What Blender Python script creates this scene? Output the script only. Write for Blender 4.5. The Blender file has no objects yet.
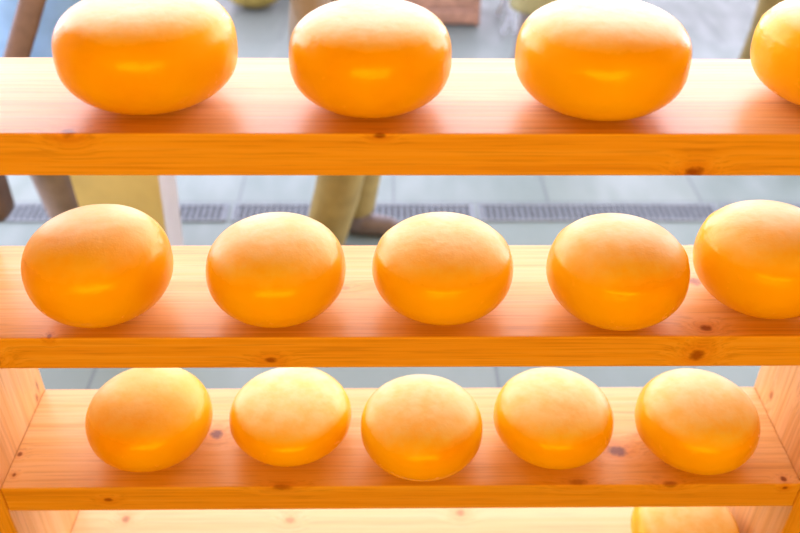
import bpy, bmesh, math, random
from mathutils import Vector, Matrix, noise

random.seed(7)
C = bpy.context.scene.collection
SC = bpy.context.scene
PI = math.pi

# ------------------------------------------------------------------ helpers
def lin(r, g, b):
    f = lambda c: (c / 12.92 if c <= .04045 else ((c + .055) / 1.055) ** 2.4)
    return (f(r / 255), f(g / 255), f(b / 255), 1)

def obj(name, me, mat=None, parent=None, smooth=True):
    if isinstance(me, bmesh.types.BMesh):
        m = bpy.data.meshes.new(name); me.to_mesh(m); me.free(); me = m
    o = bpy.data.objects.new(name, me); C.objects.link(o)
    if mat: me.materials.clear(); me.materials.append(mat)
    if parent: o.parent = parent
    if smooth:
        for p in me.polygons: p.use_smooth = True
    return o

def tag(o, label=None, cat=None, group=None, kind=None):
    for k, v in (('label', label), ('category', cat), ('group', group), ('kind', kind)):
        if v: o[k] = v
    return o

def empty(name, loc, rz=0):
    o = bpy.data.objects.new(name, None); C.objects.link(o)
    o.location = loc; o.rotation_euler = (0, 0, rz); o.empty_display_size = .1
    return o

def box(bm, a, b, bev=0, seg=2):
    a, b = Vector(a), Vector(b)
    g = bmesh.ops.create_cube(bm, size=1)
    for v in g['verts']:
        v.co = Vector([(a[i] + b[i]) / 2 + v.co[i] * (b[i] - a[i]) for i in range(3)])
    if bev:
        es = list({e for v in g['verts'] for e in v.link_edges})
        bmesh.ops.bevel(bm, geom=es, offset=bev, segments=seg, affect='EDGES', profile=.5)

def tube(bm, pts, radii, seg=12, cap=True, flat=None):
    """loft along pts, radii = float or (rx, ry); rings stay roughly perpendicular"""
    pts = [Vector(p) for p in pts]; rings = []
    up = Vector((0, 1, 0))
    for i, p in enumerate(pts):
        d = (pts[min(i + 1, len(pts) - 1)] - pts[max(i - 1, 0)]).normalized()
        u = up if abs(d.dot(up)) < .95 else Vector((1, 0, 0))
        x = u.cross(d).normalized(); y = d.cross(x).normalized()
        r = radii[i]; rx, ry = (r if isinstance(r, tuple) else (r, r))
        rings.append([bm.verts.new(p + x * rx * math.cos(2 * PI * k / seg) + y * ry * math.sin(2 * PI * k / seg)) for k in range(seg)])
    for a, b in zip(rings, rings[1:]):
        for k in range(seg):
            bm.faces.new((a[k], a[(k + 1) % seg], b[(k + 1) % seg], b[k]))
    if cap:
        bm.faces.new(rings[0][::-1]); bm.faces.new(rings[-1])

def ball(bm, c, r, s=(1, 1, 1), rot=None):
    g = bmesh.ops.create_uvsphere(bm, u_segments=16, v_segments=10, radius=r)
    for v in g['verts']:
        q = Vector((v.co.x * s[0], v.co.y * s[1], v.co.z * s[2]))
        if rot: q = rot @ q
        v.co = q + Vector(c)

def remeshed(name, bm, voxel, smooth=6):
    """one continuous skin over overlapping volumes"""
    m = bpy.data.meshes.new(name); bm.to_mesh(m); bm.free()
    o = bpy.data.objects.new('tmp', m); C.objects.link(o)
    r = o.modifiers.new('r', 'REMESH'); r.mode = 'VOXEL'; r.voxel_size = voxel
    s = o.modifiers.new('s', 'SMOOTH'); s.factor = .5; s.iterations = smooth
    dg = bpy.context.evaluated_depsgraph_get()
    me = bpy.data.meshes.new_from_object(o.evaluated_get(dg))
    bpy.data.objects.remove(o); me.name = name
    return me

# ------------------------------------------------------------------ materials
class NT:
    def __init__(s, name):
        s.m = bpy.data.materials.new(name); s.m.use_nodes = True
        s.n = s.m.node_tree.nodes; s.l = s.m.node_tree.links
        s.b = s.n['Principled BSDF']
    def set(s, sock, v):
        if isinstance(v, bpy.types.NodeSocket): s.l.new(v, sock)
        else: sock.default_value = v
    def add(s, t, ins=None, **kw):
        n = s.n.new(t)
        for k, v in kw.items(): setattr(n, k, v)
        for k, v in (ins or {}).items(): s.set(n.inputs[k], v)
        return n
    def math(s, op, a, b=0.0, c=0.0, clamp=False):
        n = s.n.new('ShaderNodeMath'); n.operation = op; n.use_clamp = clamp
        s.set(n.inputs[0], a); s.set(n.inputs[1], b); s.set(n.inputs[2], c)
        return n.outputs[0]
    def mix(s, f, a, b, blend='MIX'):
        n = s.n.new('ShaderNodeMix'); n.data_type = 'RGBA'; n.blend_type = blend
        s.set(n.inputs[0], f); s.set(n.inputs[6], a); s.set(n.inputs[7], b)
        return n.outputs[2]
    def ramp(s, f, stops):
        n = s.n.new('ShaderNodeValToRGB'); s.set(n.inputs[0], f)
        e = n.color_ramp.elements
        while len(e) < len(stops): e.new(.5)
        for q, (p, c) in zip(e, stops): q.position = p; q.color = c if len(c) == 4 else (*c, 1)
        return n.outputs[0]
    def noise(s, vec, scale, detail=3, rough=.5, dist=0):
        n = s.add('ShaderNodeTexNoise', {'Scale': scale, 'Detail': detail, 'Roughness': rough, 'Distortion': dist})
        if vec is not None: s.l.new(vec, n.inputs['Vector'])
        return n.outputs[0]
    def mapping(s, vec, scale=(1, 1, 1), loc=(0, 0, 0), rot=(0, 0, 0)):
        n = s.add('ShaderNodeMapping', {'Scale': scale, 'Location': loc, 'Rotation': rot})
        s.l.new(vec, n.inputs['Vector']); return n.outputs[0]
    def bump(s, h, strength, dist=.01):
        n = s.add('ShaderNodeBump', {'Strength': strength, 'Distance': dist}); s.l.new(h, n.inputs['Height'])
        s.l.new(n.outputs[0], s.b.inputs['Normal']); return n.outputs[0]
    def obj(s): return s.add('ShaderNodeTexCoord').outputs['Object']

def plain(name, col, rough=.6, var=.12, scale=12, **kw):
    t = NT(name); n = t.noise(t.obj(), scale, 4)
    dark = tuple(c * (1 - var * 2) for c in col[:3]) + (1,)
    lite = tuple(min(1, c * (1 + var)) for c in col[:3]) + (1,)
    t.set(t.b.inputs['Base Color'], t.ramp(n, [(.3, dark), (.7, lite)]))
    t.b.inputs['Roughness'].default_value = rough
    for k, v in kw.items(): t.b.inputs[k.replace('_', ' ')].default_value = v
    t.bump(n, .15)
    return t.m

PINE_L = (.80, .48, .20, 1); PINE_M = (.74, .395, .11, 1); PINE_D = (.58, .26, .055, 1)

def wood(name, knots, seed, vertical=False, pale=0.0):
    """pine board: long fine grain along X (or Z) with knots at the given object-space points.
    knot = (x, y, z, half length, half width, darkness, hue 0 brown..1 purple)"""
    t = NT(name); co = t.obj()
    sep = t.add('ShaderNodeSeparateXYZ'); t.l.new(co, sep.inputs[0])
    X, Y, Z = sep.outputs
    # grain flows round each knot
    base = t.mapping(co, loc=(seed * 3.1, seed * 1.7, seed * .9))
    masks = []; push = None
    for (kx, ky, kz, a, b, dk, hue) in knots:
        dx = t.math('SUBTRACT', X, kx); dy = t.math('SUBTRACT', Y, ky); dz = t.math('SUBTRACT', Z, kz)
        if vertical: dx, dz = dz, dx
        qx = t.math('DIVIDE', dx, a); qy = t.math('DIVIDE', dy, b); qz = t.math('DIVIDE', dz, b)
        d2 = t.math('ADD', t.math('ADD', t.math('MULTIPLY', qx, qx), t.math('MULTIPLY', qy, qy)), t.math('MULTIPLY', qz, qz))
        masks.append((d2, dk, hue))
        g = t.math('EXPONENT', t.math('MULTIPLY', d2, -.16))
        pv = t.math('MULTIPLY', g, b * 1.6)
        push = pv if push is None else t.math('ADD', push, pv)
    if push is not None:
        cmb = t.add('ShaderNodeCombineXYZ'); t.l.new(push, cmb.inputs[1]); t.l.new(push, cmb.inputs[2])
        if vertical: t.l.new(push, cmb.inputs[0])
        av = t.add('ShaderNodeVectorMath', operation='ADD'); t.l.new(base, av.inputs[0]); t.l.new(cmb.outputs[0], av.inputs[1])
        base = av.outputs[0]
    sc1 = (90, 90, .9) if vertical else (.9, 90, 90)
    sc2 = (26, 26, .45) if vertical else (.45, 26, 26)
    sc3 = (260, 260, 6) if vertical else (6, 260, 260)
    g1 = t.noise(t.mapping(base, sc1), 1, 3, .55, .3)
    g2 = t.noise(t.mapping(base, sc2), 1, 2, .5, .6)
    g3 = t.noise(t.mapping(base, sc3), 1, 2, .6)
    blot = t.noise(base, 3.2, 3)
    gm = t.math('ADD', t.math('MULTIPLY', g1, .5), t.math('MULTIPLY', g2, .5))
    col = t.ramp(gm, [(.34, PINE_D), (.45, PINE_M), (.56, PINE_L)])
    col = t.mix(t.math('MULTIPLY', blot, .35), col, PINE_M)
    fine = t.ramp(g3, [(.35, (.64, .53, .42)), (.5, (1, 1, 1))])
    col = t.mix(.55, col, fine, 'MULTIPLY')
    if pale: col = t.mix(pale, col, lin(250, 226, 188))
    wob = t.noise(co, 85, 4, .6)
    for d2, dk, hue in masks:
        e = t.math('ADD', d2, t.math('MULTIPLY', t.math('SUBTRACT', wob, .5), 1.7))
        core = t.ramp(e, [(.15, (1, 1, 1)), (1.0, (0, 0, 0))])
        halo = t.math('EXPONENT', t.math('MULTIPLY', d2, -.32))
        col = t.mix(t.math('MULTIPLY', halo, .55 * dk), col, lin(206, 128, 70))
        kc = tuple(p * (1 - hue) + q * hue for p, q in zip(lin(128, 62, 26), lin(128, 84, 82)))
        col = t.mix(t.math('MULTIPLY', core, dk), col, kc)
    t.set(t.b.inputs['Base Color'], col)
    t.set(t.b.inputs['Roughness'], t.math('ADD', t.math('MULTIPLY', g1, .2), .26))
    t.b.inputs['Specular IOR Level'].default_value = .6
    t.b.inputs['Specular Tint'].default_value = (1, .80, .50, 1)
    t.bump(t.math('ADD', g3, g1), .12, .002)
    return t.m

def cheese_mat(name, seed, cream, H, edge, soft):
    t = NT(name); co = t.obj()
    base = t.mapping(co, loc=(seed * 1.37, seed * 2.11, seed * .71))
    n1 = t.noise(base, 7, 4, .55); n2 = t.noise(base, 34, 4, .6); n3 = t.noise(base, 140, 3, .6)
    sep = t.add('ShaderNodeSeparateXYZ'); t.l.new(co, sep.inputs[0])
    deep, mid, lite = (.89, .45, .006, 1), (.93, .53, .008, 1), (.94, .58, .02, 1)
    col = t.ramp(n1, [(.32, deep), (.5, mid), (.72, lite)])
    # sky reflection painted pale onto each upper face, scuff-mottled, with a wavering edge
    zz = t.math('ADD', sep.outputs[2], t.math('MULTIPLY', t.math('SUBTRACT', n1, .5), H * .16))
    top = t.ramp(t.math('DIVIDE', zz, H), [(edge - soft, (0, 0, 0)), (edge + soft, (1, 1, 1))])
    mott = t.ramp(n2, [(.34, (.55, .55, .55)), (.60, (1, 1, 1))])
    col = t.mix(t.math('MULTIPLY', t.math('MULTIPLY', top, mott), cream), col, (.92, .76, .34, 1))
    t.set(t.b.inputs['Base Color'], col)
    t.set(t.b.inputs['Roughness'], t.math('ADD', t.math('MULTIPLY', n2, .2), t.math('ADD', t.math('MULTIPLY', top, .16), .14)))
    t.set(t.b.inputs['Sheen Weight'], t.math('MULTIPLY', top, .7 * cream))      # sheen stands in for white sky reflection on the upper face
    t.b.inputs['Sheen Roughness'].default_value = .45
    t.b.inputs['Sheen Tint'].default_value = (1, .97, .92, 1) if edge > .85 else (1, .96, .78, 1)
    t.b.inputs['Subsurface Weight'].default_value = .0
    t.b.inputs['Subsurface Radius'].default_value = (.03, .012, .003)
    t.b.inputs['Subsurface Scale'].default_value = .4
    t.b.inputs['Specular IOR Level'].default_value = .8
    t.b.inputs['Specular Tint'].default_value = (1, .62, .16, 1)
    h = t.math('ADD', t.math('MULTIPLY', n1, 1.0), t.math('ADD', t.math('MULTIPLY', n2, .42), t.math('MULTIPLY', n3, .09)))
    bp = t.bump(h, .22, .012)
    return t.m

# ------------------------------------------------------------------ measures
W = .7094          # half clear width between the side panels
D = .2473          # shelf depth
Y0, Y1 = 1.0, 1.0 + D
TH = .0625
TOPS = [1.3242, .9765, .6280, .2800]
PITCH_UP = .44

# ------------------------------------------------------------------ the rack
rack = empty('cheese_rack', (0, Y0 + D / 2, 0))
tag(rack, 'pale pine rack with thick planks carrying rows of yellow cheese wheels', 'rack')
def board(name, a, b, mat, bev=.0025):
    bm = bmesh.new(); box(bm, a, b, bev)
    o = obj(name, bm, mat, None, smooth=False)
    o.parent = rack; o.matrix_parent_inverse = Matrix.Translation(-rack.location)
    return o

KN = {
 0: [(-.440, 1.006, 1.324, .012, .010, .8, .1), (-.039, .999, 1.322, .010, .005, .9, 0), (.381, .999, 1.268, .014, .010, .85, 0)],
 1: [(.467, 1.021, .9765, .011, .009, .9, 0), (.484, 1.139, .9765, .012, .012, .8, .6), (-.545, 1.006, .9765, .004, .006, .7, 0),
     (-.099, 1.124, .9765, .012, .006, .35, 0), (-.211, .999, .931, .012, .007, .8, 0), (.455, .999, .938, .014, .013, .75, 0), (-.640, .999, .930, .012, .012, .5, 0)],
 2: [(-.350, 1.126, .628, .0135, .014, 1.0, .85), (.397, 1.079, .628, .020, .015, 1.0, .7), (-.702, 1.079, .628, .005, .006, .9, 0),
     (-.696, 1.031, .628, .004, .005, .9, 0), (-.215, .999, .626, .020, .008, .6, 0), (.681, 1.012, .628, .006, .006, .95, 0), (.682, .999, .618, .006, .005, .95, 0),
     (.310, 1.008, .628, .020, .008, .5, 0), (.474, 1.002, .628, .016, .009, .6, 0), (-.527, .999, .596, .010, .006, .8, 0)],
 3: [(-.600, 1.200, .280, .010, .012, .6, .2), (.131, 1.211, .280, .012, .010, .5, .1), (-.242, 1.195, .280, .012, .01, .4, .1)],
}
# unseen plank added above to shade the top row and bound its reflections
bl = board('shelf', (-W, Y0, TOPS[0] + PITCH_UP - TH), (W, Y1, TOPS[0] + PITCH_UP), wood('pine_added_plank', [], 9))
for i, z in enumerate(TOPS):
    board('shelf', (-W, Y0, z - TH), (W, Y1, z), wood('pine_shelf_%s' % 'abcd'[i], KN[i], i + 1, pale=.35 if i == 3 else .12))
KL = [(-.709, 1.21, .641, .012, .006, .8, 0), (-.709, 1.225, .655, .02, .004, .7, 0), (-.709, 1.05, .80, .015, .01, .5, 0)]
KR = [(.709, 1.183, .668, .012, .008, .7, 0), (.709, 1.10, .76, .012, .008, .5, 0)]
board('side_panel', (-W - .045, Y0 - .002, .0), (-W - .0004, Y1 + .004, 1.84), wood('pine_left_panel', KL, 5, True, .1))
board('side_panel', (W + .0004, Y0 - .002, .0), (W + .045, Y1 + .004, 1.84), wood('pine_right_panel', KR, 6, True, .1))

# ------------------------------------------------------------------ the cheese wheels
def sg(a, e): return math.copysign(abs(a) ** e, a)
def cheese_mesh(R, H, seed, seam, nu, nl):
    n, m = 72, 44
    bm = bmesh.new(); rows = []
    off = Vector((seed * 5.3, seed * 2.9, seed * 7.7))
    for j in range(1, m):
        ph = -PI / 2 + PI * j / m
        N = (nu if ph > 0 else nl)
        r = sg(math.cos(ph), 2 / N); h = sg(math.sin(ph), 2 / N)
        row = []
        for k in range(n):
            a = 2 * PI * k / n
            v = Vector((R * r * math.cos(a), R * r * math.sin(a), H / 2 * h))
            q = 1 + .012 * noise.noise(v * 9 + off) + .005 * noise.noise(v * 28 + off)
            if seam:                           # mould line round the shoulder
                q += .011 * math.exp(-((h - .50) / .035) ** 2) - .006 * math.exp(-((h - .62) / .05) ** 2)
            v = Vector((v.x * q, v.y * q, v.z * (1 + .015 * noise.noise(v * 7 + off * 2))))
            if v.z < -H / 2 * .985: v.z = -H / 2 * .985
            row.append(bm.verts.new((v.x, v.y, v.z + H / 2 * .985)))
        rows.append(row)
    for a, b in zip(rows, rows[1:]):
        for k in range(n): bm.faces.new((a[k], a[(k + 1) % n], b[(k + 1) % n], b[k]))
    bm.faces.new(rows[0][::-1])
    c = bm.verts.new((0, 0, sum(v.co.z for v in rows[-1]) / n + .0004))
    for k in range(n): bm.faces.new((rows[-1][k], rows[-1][(k + 1) % n], c))
    bmesh.ops.recalc_face_normals(bm, faces=bm.faces)
    return bm

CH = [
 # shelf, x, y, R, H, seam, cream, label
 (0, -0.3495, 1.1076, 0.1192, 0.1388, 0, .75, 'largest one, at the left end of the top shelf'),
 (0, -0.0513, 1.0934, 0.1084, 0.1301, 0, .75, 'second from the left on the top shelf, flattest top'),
 (0, 0.2559, 1.0903, 0.1147, 0.1338, 0, .80, 'third from the left on the top shelf, brightest white reflection painted on top'),
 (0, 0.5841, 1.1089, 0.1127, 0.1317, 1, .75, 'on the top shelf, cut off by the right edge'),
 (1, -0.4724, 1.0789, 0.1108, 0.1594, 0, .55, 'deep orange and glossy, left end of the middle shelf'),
 (1, -0.2012, 1.0802, 0.1081, 0.1417, 0, .80, 'scuffed top with pale reflection painted on, second from left on the middle shelf'),
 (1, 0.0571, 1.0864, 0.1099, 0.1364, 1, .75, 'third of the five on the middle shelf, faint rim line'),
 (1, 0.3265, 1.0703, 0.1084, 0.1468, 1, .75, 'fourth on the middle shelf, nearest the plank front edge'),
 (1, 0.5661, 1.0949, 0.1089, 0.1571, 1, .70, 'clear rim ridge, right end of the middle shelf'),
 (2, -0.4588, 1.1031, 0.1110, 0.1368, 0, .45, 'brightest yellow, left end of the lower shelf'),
 (2, -0.2068, 1.1238, 0.1118, 0.1054, 0, .90, 'cream reflection painted on top, just right of a purple knot, lower shelf'),
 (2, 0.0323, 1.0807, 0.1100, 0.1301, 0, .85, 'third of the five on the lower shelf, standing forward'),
 (2, 0.2738, 1.1055, 0.1084, 0.1235, 0, .90, 'cream reflection painted on top, left of the oval purple knot, lower shelf'),
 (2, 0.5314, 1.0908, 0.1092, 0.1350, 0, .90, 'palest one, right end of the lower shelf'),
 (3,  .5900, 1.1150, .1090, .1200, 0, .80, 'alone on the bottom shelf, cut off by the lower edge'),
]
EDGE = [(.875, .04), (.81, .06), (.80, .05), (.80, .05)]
ROWS = ['cheese wheels on the top shelf', 'cheese wheels on the middle shelf', 'cheese wheels on the lower shelf', None]
for i, (s, x, y, R, H, seam, cream, lab) in enumerate(CH):
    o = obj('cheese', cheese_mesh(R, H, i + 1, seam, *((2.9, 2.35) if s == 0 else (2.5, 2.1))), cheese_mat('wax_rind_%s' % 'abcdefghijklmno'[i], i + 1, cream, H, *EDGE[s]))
    o.location = (x, y, TOPS[s] + .0003); o.rotation_euler = (0, 0, random.uniform(0, 6.2) if not seam else random.uniform(-.3, .3))
    tag(o, 'round yellow cheese, ' + lab, 'cheese', ROWS[s])

# ------------------------------------------------------------------ paving outside
t = NT('wet_paving'); co = t.obj()
n1 = t.noise(co, 1.6, 5, .6); n2 = t.noise(t.mapping(co, (3, 1, 1)), 4, 4)
br = t.add('ShaderNodeTexBrick', {'Scale': 1.0, 'Mortar Size': .006, 'Brick Width': .62, 'Row Height': .42, 'Mortar Smooth': .3})
t.l.new(co, br.inputs['Vector'])
br.inputs['Color1'].default_value = lin(102, 119, 112); br.inputs['Color2'].default_value = lin(110, 125, 116); br.inputs['Mortar'].default_value = lin(74, 84, 88)
col = t.mix(t.math('MULTIPLY', n1, .5), br.outputs[0], lin(113, 126, 120))
sp = t.add('ShaderNodeSeparateXYZ'); t.l.new(co, sp.inputs[0])
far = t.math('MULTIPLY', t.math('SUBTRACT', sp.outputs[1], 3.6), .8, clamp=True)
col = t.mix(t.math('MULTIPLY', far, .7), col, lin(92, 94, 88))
t.set(t.b.inputs['Base Color'], col)
t.set(t.b.inputs['Roughness'], t.ramp(n2, [(.35, (.42,) * 3), (.7, (.65,) * 3)]))
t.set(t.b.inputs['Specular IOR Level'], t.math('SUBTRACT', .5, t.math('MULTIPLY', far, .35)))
t.bump(n1, .1)
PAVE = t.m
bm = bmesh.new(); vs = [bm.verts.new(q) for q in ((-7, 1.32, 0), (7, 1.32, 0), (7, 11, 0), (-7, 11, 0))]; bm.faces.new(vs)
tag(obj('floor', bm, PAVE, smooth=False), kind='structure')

# ------------------------------------------------------------------ the shop the rack stands in, open to the street behind it
def slab(name, a, b, mat):
    bm = bmesh.new(); box(bm, a, b); return tag(obj(name, bm, mat, smooth=False), kind='structure')
PLAS = plain('cream_plaster', lin(226, 186, 120), .85, .03, 3)
slab('floor_shop', (-2.3, -2.6, -.04), (2.3, 1.32, 0), plain('dark_boards', lin(122, 78, 40), .5, .2, 3))
slab('ceiling', (-2.3, -2.6, 2.7), (2.3, 1.40, 2.76), PLAS)
slab('wall_left', (-2.36, -2.6, 0), (-2.3, 1.40, 2.7), PLAS)
slab('wall_right', (2.3, -2.6, 0), (2.36, 1.40, 2.7), PLAS)
slab('wall_front', (-2.36, -2.66, 0), (2.36, -2.6, 2.7), PLAS)
slab('wall_back_left', (-2.3, 1.32, 0), (-.82, 1.40, 2.7), PLAS)
slab('wall_back_right', (.82, 1.32, 0), (2.3, 1.40, 2.7), PLAS)
slab('wall_back_top', (-.82, 1.32, 2.05), (.82, 1.40, 2.7), PLAS)

# drain grates set in the paving, about one metre each
STEEL = plain('galvanised_steel', lin(112, 122, 126), .6, .1, 30)
GLAB = ['at the far left end of the drain line', 'left of centre, behind the second wheel of the middle shelf', 'in the middle of the drain line',
        'at the right of the drain line, behind the fourth wheel', 'at the far right end of the drain line']
gx = [-2.58, -1.61, -.64, .325, 1.295, 2.265]
for i in range(5):
    a, b = gx[i] + .008, gx[i + 1] - .008
    g = empty('drain_grate', ((a + b) / 2, 2.858, 0)); h = (b - a) / 2
    tag(g, 'grey slotted metal drain grate ' + GLAB[i], 'drain grate', 'drain grates in the paving')
    bm = bmesh.new()
    for yy in (-.062, .050): box(bm, (-h, yy, .0005), (h, yy + .012, .007), .001, 1)
    for xx in (-h, h - .014): box(bm, (xx, -.05, .0005), (xx + .014, .05, .007), .001, 1)
    obj('frame', bm, STEEL, g, smooth=False)
    bm = bmesh.new(); k = -h + .02
    while k < h - .02:
        box(bm, (k, -.05, .0005), (k + .010, .05, .006)); k += .0245
    obj('grille', bm, STEEL, g, smooth=False)
    bm = bmesh.new(); box(bm, (-h + .013, -.051, .0002), (h - .013, .051, .0012))
    obj('channel', bm, plain('drain_dark_%s' % 'abcde'[i], lin(38, 44, 48), .7), g, smooth=False)

# ------------------------------------------------------------------ passers-by
SKIN = plain('skin', lin(226, 178, 148), .5, .05, 20)
def person(loc, rz, label, top_col, leg_col, shoe_col, hair_col, hem=.74, stride=.1, coat_wide=1.0, arm_pose=((.30, .02, .86), (.30, .02, .86)), sc=1.0):
    """standing / walking figure, faces -Y at rz=0; z up, feet on the ground"""
    root = empty('person', loc, rz); tag(root, label, 'person', 'people on the paving'); root.scale = (sc,) * 3
    hip, sh = .92, 1.42
    legs = []
    for s in (-1, 1):
        f = s * stride
        legs.append([(s * .09, 0, hip), (s * .10, -f * .55 - .03, .50), (s * .105, -f * .6 + (0.02 if f > 0 else .06), .09)])
    arms = []
    for s, hp in zip((-1, 1), arm_pose):
        S = Vector((s * .18, .01, sh - .03)); Hh = Vector((s * hp[0], hp[1], hp[2]))
        E = (S + Hh) / 2 + Vector((s * .03, .05, -.01)); arms.append((S, E, Hh, s))
    b = bmesh.new()
    tube(b, [(0, 0, .86), (0, 0, .97), (0, .0, 1.10), (0, -.01, 1.27), (0, .0, 1.40), (0, .005, 1.47)], [(.15, .10), (.165, .115), (.135, .095), (.165, .11), (.16, .085), (.07, .06)], 20)
    tube(b, [(0, .01, 1.44), (0, -.002, 1.56)], [.058, .052], 14)
    ball(b, (0, -.01, 1.645), .1, (.76, .92, 1.18))
    ball(b, (0, -.045, 1.575), .05, (.9, .9, .8))
    tube(b, [(0, -.095, 1.655), (0, -.118, 1.622)], [.010, .017], 8)
    for s in (-1, 1): ball(b, (s * .078, .005, 1.635), .028, (.35, .7, 1.1))
    for (S, E, Hh, s) in arms:
        tube(b, [S, S.lerp(E, .5), E, E.lerp(Hh, .5), Hh], [.055, .047, .040, .036, .026], 12)
        d = (Hh - E).normalized(); side = Vector((0, -1, 0)); side = (side - d * side.dot(d)).normalized(); pn = d.cross(side)
        P1 = Hh + d * .095
        tube(b, [Hh - d * .01, Hh + d * .05, P1], [(.030, .016), (.042, .016), (.040, .014)], 12)
        for k, L in enumerate((.070, .082, .076, .058)):
            o_ = P1 + side * ((1.5 - k) * .0205) - d * .012
            tube(b, [o_, o_ + d * L * .5 + pn * s * .004, o_ + d * L * .85 + pn * s * .022, o_ + d * L * .95 + pn * s * .034], [.0098, .0092, .0084, .0072], 8)
        th0 = Hh + d * .03 + side * .032
        tube(b, [th0 - side * .012, th0 + side * .022 + d * .025, th0 + side * .026 + d * .055], [.013, .011, .009], 8)
    for l in legs: tube(b, [l[0], Vector(l[0]).lerp(Vector(l[1]), .5), l[1], Vector(l[1]).lerp(Vector(l[2]), .35), l[2]], [.088, .075, .056, .055, .038], 14)
    obj('body', remeshed('body', b, .0065, 4), SKIN, root)
    # eyes, mouth
    for s in (-1, 1):
        e = bmesh.new(); ball(e, (s * .034, -.090, 1.652), .011, (1.2, .7, .8)); obj('eye', e, plain('eye_dark', lin(60, 44, 38), .2), root)
    e = bmesh.new(); ball(e, (0, -.101, 1.585), .02, (1.1, .35, .3)); obj('mouth', e, plain('lips', lin(190, 104, 96), .5), root)
    e = bmesh.new(); ball(e, (0, .012, 1.675), .105, (.82, .95, 1.08)); ball(e, (0, .06, 1.60), .07, (1.0, .6, 1.2))
    for v in list(e.verts):
        if v.co.y < -.062 and v.co.z < 1.715: v.co.y = -.03
    obj('hair', remeshed('hair', e, .008, 4), plain('hair_fibre', hair_col, .55, .3, 60), root)
    # trousers
    b = bmesh.new()
    tube(b, [(0, 0, .83), (0, 0, .92), (0, 0, 1.02)], [(.16, .115), (.178, .128), (.16, .115)], 18)
    for l in legs:
        A, K, F = map(Vector, l)
        tube(b, [A, A.lerp(K, .5), K, K.lerp(F, .5), F + Vector((0, .005, .02))], [.105, .094, .082, .079, .076], 16)
    obj('trousers', remeshed('trousers', b, .010, 5), plain('trouser_cloth', leg_col, .85, .12, 14), root)
    # coat with sleeves
    b = bmesh.new(); w = coat_wide
    tube(b, [(0, .005, hem), (0, .005, hem + .12), (0, 0, 1.08), (0, -.01, 1.27), (0, 0, 1.41), (0, .008, 1.485)],
         [(.235 * w, .175), (.225 * w, .165), (.185 * w, .135), (.20 * w, .145), (.19, .115), (.082, .075)], 22)
    for (S, E, Hh, s) in arms: tube(b, [S - Vector((s * .03, 0, 0)), S.lerp(E, .5), E, E.lerp(Hh, .5), E.lerp(Hh, .92)], [.078, .070, .062, .056, .050], 14)
    obj('coat', remeshed('coat', b, .010, 5), plain('coat_cloth', top_col, .8, .10, 9), root)
    # shoes
    for l in legs:
        F = Vector(l[2]); b = bmesh.new()
        tube(b, [F + Vector((0, .07, -.045)), F + Vector((0, .03, -.045)), F + Vector((0, -.06, -.048)), F + Vector((0, -.13, -.058)), F + Vector((0, -.17, -.066))],
             [(.034, .036), (.042, .043), (.045, .040), (.046, .030), (.030, .020)], 14)
        tube(b, [F + Vector((0, .015, -.05)), F + Vector((0, .012, .07))], [.050, .056], 14)
        for v in b.verts: v.co.z = max(v.co.z, .001)
        obj('shoe', remeshed('shoe', b, .008, 4), plain('shoe_leather', shoe_col, .4, .1, 20), root)
    return root

BLUE = lin(128, 176, 226)
person((-1.09, 2.60, 0), 0, 'person in a light blue coat and taupe trousers at the left, behind the first wheels', BLUE, lin(150, 134, 122), lin(90, 74, 62), lin(80, 56, 40),
       hem=.66, stride=.06, coat_wide=1.18, arm_pose=((.33, .03, .84), (.30, -.02, .74)))
person((-.155, 2.62, 0), PI / 2 - .12, 'person in olive trousers turned right, legs showing above the gap in the middle row', lin(120, 108, 84), lin(140, 128, 74), lin(104, 94, 88), lin(60, 44, 34),
       hem=.80, stride=.03)
person((1.68, 3.42, 0), .05, 'person in olive trousers at the right edge, behind the cut-off top shelf cheese', lin(112, 104, 72), lin(126, 112, 62), lin(120, 70, 58), lin(60, 44, 34),
       hem=.78, stride=.16)
person((.74, 3.75, 0), .3, 'person in a dull green coat and grey trousers behind the third top cheese', lin(134, 130, 84), lin(112, 106, 100), lin(70, 62, 56), lin(60, 44, 34),
       hem=.52, stride=.05)

# brown shoulder bag of the blue-coated person
bag = empty('shoulder_bag', (-1.40, 2.40, 0)); tag(bag, 'brown shoulder bag on a wide strap across the blue coat', 'bag')
bm = bmesh.new(); box(bm, (-.16, -.06, .285), (.145, .06, .56), .03, 3)
BR = plain('brown_leather', lin(104, 84, 72), .45, .15, 20)
obj('bag_body', bm, BR, bag)
bm = bmesh.new()
tube(bm, [(.12, -.005, .50), (.20, -.03, .66), (.285, -.04, .80), (.375, -.045, .97), (.45, -.02, 1.13), (.53, .02, 1.32), (.585, .13, 1.49), (.55, .26, 1.48)], [(.034, .005)] * 8, 10)
obj('strap', bm, BR, bag)

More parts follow.
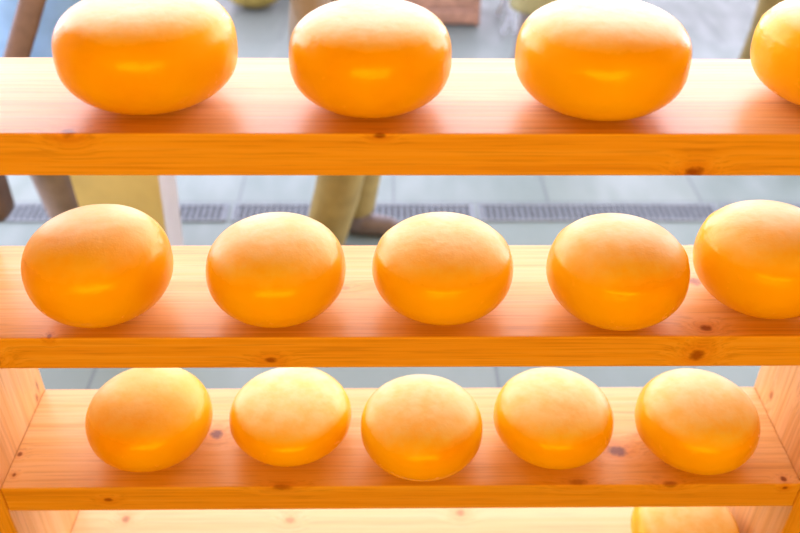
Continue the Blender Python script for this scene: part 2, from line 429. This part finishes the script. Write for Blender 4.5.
# yellow carrier bag with a white side
yb = empty('carrier_bag', (-.84, 2.32, 0), -.22); tag(yb, 'pale yellow carrier bag with a white side behind the middle shelf', 'bag')
bm = bmesh.new()
lo = [(-.125, -.05), (.125, -.05), (.125, .05), (-.125, .05)]; hi = [(-.15, -.055), (.15, -.055), (.15, .055), (-.15, .055)]
v0 = [bm.verts.new((x, y, .001)) for x, y in lo]; v1 = [bm.verts.new((x, y, .58)) for x, y in hi]
fs = [bm.faces.new(v0[::-1])] + [bm.faces.new((v0[k], v0[(k + 1) % 4], v1[(k + 1) % 4], v1[k])) for k in (0, 2, 3)]
obj('bag_body', bm, plain('yellow_paper', lin(176, 164, 96), .6, .06, 10), yb, smooth=False)
bm = bmesh.new(); side = [(.126, -.05, .001), (.126, .05, .001), (.151, .055, .58), (.151, -.055, .58)]
bm.faces.new([bm.verts.new(p_) for p_ in side]); sdo = obj('side_gusset', bm, plain('white_paper', lin(190, 190, 186), .6, .04), yb, smooth=False); sdo['label'] = 'white side of the bag'
for s in (-1, 1):
    bm = bmesh.new(); tube(bm, [(-.06, s * .053, .575), (-.045, s * .035, .66), (0, s * .02, .69), (.045, s * .035, .66), (.06, s * .053, .575)], [.005] * 5, 8)
    obj('handle', bm, plain('bag_handle', lin(214, 196, 130), .6), yb)

# low timber crate far off on the paving
cr = empty('wooden_crate', (.27, 5.02, 0), -.04); tag(cr, 'low reddish brown slatted wooden crate far back on the paving', 'crate')
TIM = plain('crate_timber', lin(156, 118, 94), .7, .2, 25)
for k in range(3):
    for s in (-1, 1):
        bm = bmesh.new(); box(bm, (-.24, s * .17 - .01, .02 + k * .085), (.24, s * .17 + .01, .09 + k * .085), .003, 1); obj('slat', bm, TIM, cr, smooth=False)
for sx in (-1, 1):
    bm = bmesh.new(); box(bm, (sx * .235 - .012, -.16, 0), (sx * .235 + .012, .16, .26), .003, 1); obj('end_board', bm, TIM, cr, smooth=False)
bm = bmesh.new(); box(bm, (-.22, -.16, .01), (.22, .16, .028)); obj('base', bm, TIM, cr, smooth=False)

# white folding trestle legs beside it
st = empty('folding_stand', (.665, 4.86, 0)); tag(st, 'white folding stand with crossed tube legs beside the crate', 'stand')
WH = plain('white_enamel', lin(214, 220, 226), .4, .04)
for sy in (-.14, .14):
    for (xa, xb) in ((-.03, .20), (.03, -.10)):
        bm = bmesh.new(); tube(bm, [(xa, sy, .012), (xb, sy, .62)], [.013, .013], 10); obj('leg', bm, WH, st)
bm = bmesh.new(); box(bm, (-.14, -.20, .62), (.24, .20, .645), .006, 2); obj('top', bm, WH, st, smooth=False)

# olive sacks lying far off
def sack(x, y, s, label, col):
    b = bmesh.new(); ball(b, (0, 0, .15), .2, (1.05, .8, .78)); ball(b, (.05, 0, .27), .11, (1.1, .8, .8)); ball(b, (-.09, .02, .22), .1, (1, .9, .9))
    for v in b.verts: v.co.z = max(v.co.z, .0)
    o = obj('sack', remeshed('sack', b, .014, 5), plain('sackcloth', col, .9, .2, 16)); o.location = (x, y, .001); o.scale = (s,) * 3
    tag(o, label, 'sack', None)
sack(-.82, 5.16, .95, 'olive yellow sack slumped on the paving behind the two left top shelf wheels', lin(152, 136, 66))
sack(-.56, 5.42, .9, 'dark brown sack beside the olive one, far back on the paving', lin(84, 74, 60))

# ------------------------------------------------------------------ camera
f, pit, yaw, roll, cx = 865.0722, .6358, .0201, -.0104, -.0314
CZ = 1.85
def ray(a, b):
    c, s = math.cos(roll), math.sin(roll); x, y = (c * a + s * b) / f, (-s * a + c * b) / f
    cp, sp_ = math.cos(pit), math.sin(pit)
    Yv, Zv = cp + y * sp_, -sp_ + y * cp
    c, s = math.cos(yaw), math.sin(yaw)
    return Vector((c * x + s * Yv, -s * x + c * Yv, Zv))
fw = ray(0, 0); rt = (ray(f, 0) - fw).normalized(); up = (ray(0, f) - fw).normalized()
cam = bpy.data.cameras.new('camera'); co_ = bpy.data.objects.new('camera', cam); C.objects.link(co_)
M = Matrix((rt, up, -fw.normalized())).transposed().to_4x4(); M.translation = Vector((cx, 0, CZ))
co_.matrix_world = M
cam.sensor_width = 36; cam.lens = 36 * f / 800; cam.clip_start = .05
cam.dof.use_dof = True; cam.dof.focus_distance = 1.33; cam.dof.aperture_fstop = 2.6
SC.camera = co_

# ------------------------------------------------------------------ light
w = bpy.data.worlds.new('sky'); SC.world = w; w.use_nodes = True
n, l = w.node_tree.nodes, w.node_tree.links
bg = n['Background']; tc = n.new('ShaderNodeTexCoord'); sep = n.new('ShaderNodeSeparateXYZ'); l.new(tc.outputs['Generated'], sep.inputs[0])
mr = n.new('ShaderNodeMapRange'); mr.inputs[1].default_value = .25; mr.inputs[2].default_value = .85
mr.interpolation_type = 'SMOOTHSTEP'; l.new(sep.outputs[2], mr.inputs[0])
mx = n.new('ShaderNodeMix'); mx.data_type = 'RGBA'; l.new(mr.outputs[0], mx.inputs[0])
mx.inputs[6].default_value = (5.4, 5.1, 6.4, 1)      # bright haze low over the street
mx.inputs[7].default_value = (3.0, 2.88, 3.6, 1)      # overcast above
l.new(mx.outputs[2], bg.inputs[0]); bg.inputs[1].default_value = 1.0

def area(name, loc, target, size, power, col):
    d = bpy.data.lights.new(name, 'AREA'); d.shape = 'RECTANGLE'; d.size = size; d.size_y = 1.1; d.energy = power; d.color = col
    o = bpy.data.objects.new(name, d); C.objects.link(o); o.location = loc
    o.rotation_euler = (Vector(target) - Vector(loc)).to_track_quat('-Z', 'Y').to_euler(); return o
area('shop_lamp', (0, -2.35, 1.85), (0, 1.1, .9), 3.4, 90, (1, .58, .02))

SC.view_settings.view_transform = 'Standard'
SC.view_settings.look = 'None'
SC.view_settings.exposure = 0
SC.view_settings.gamma = 1
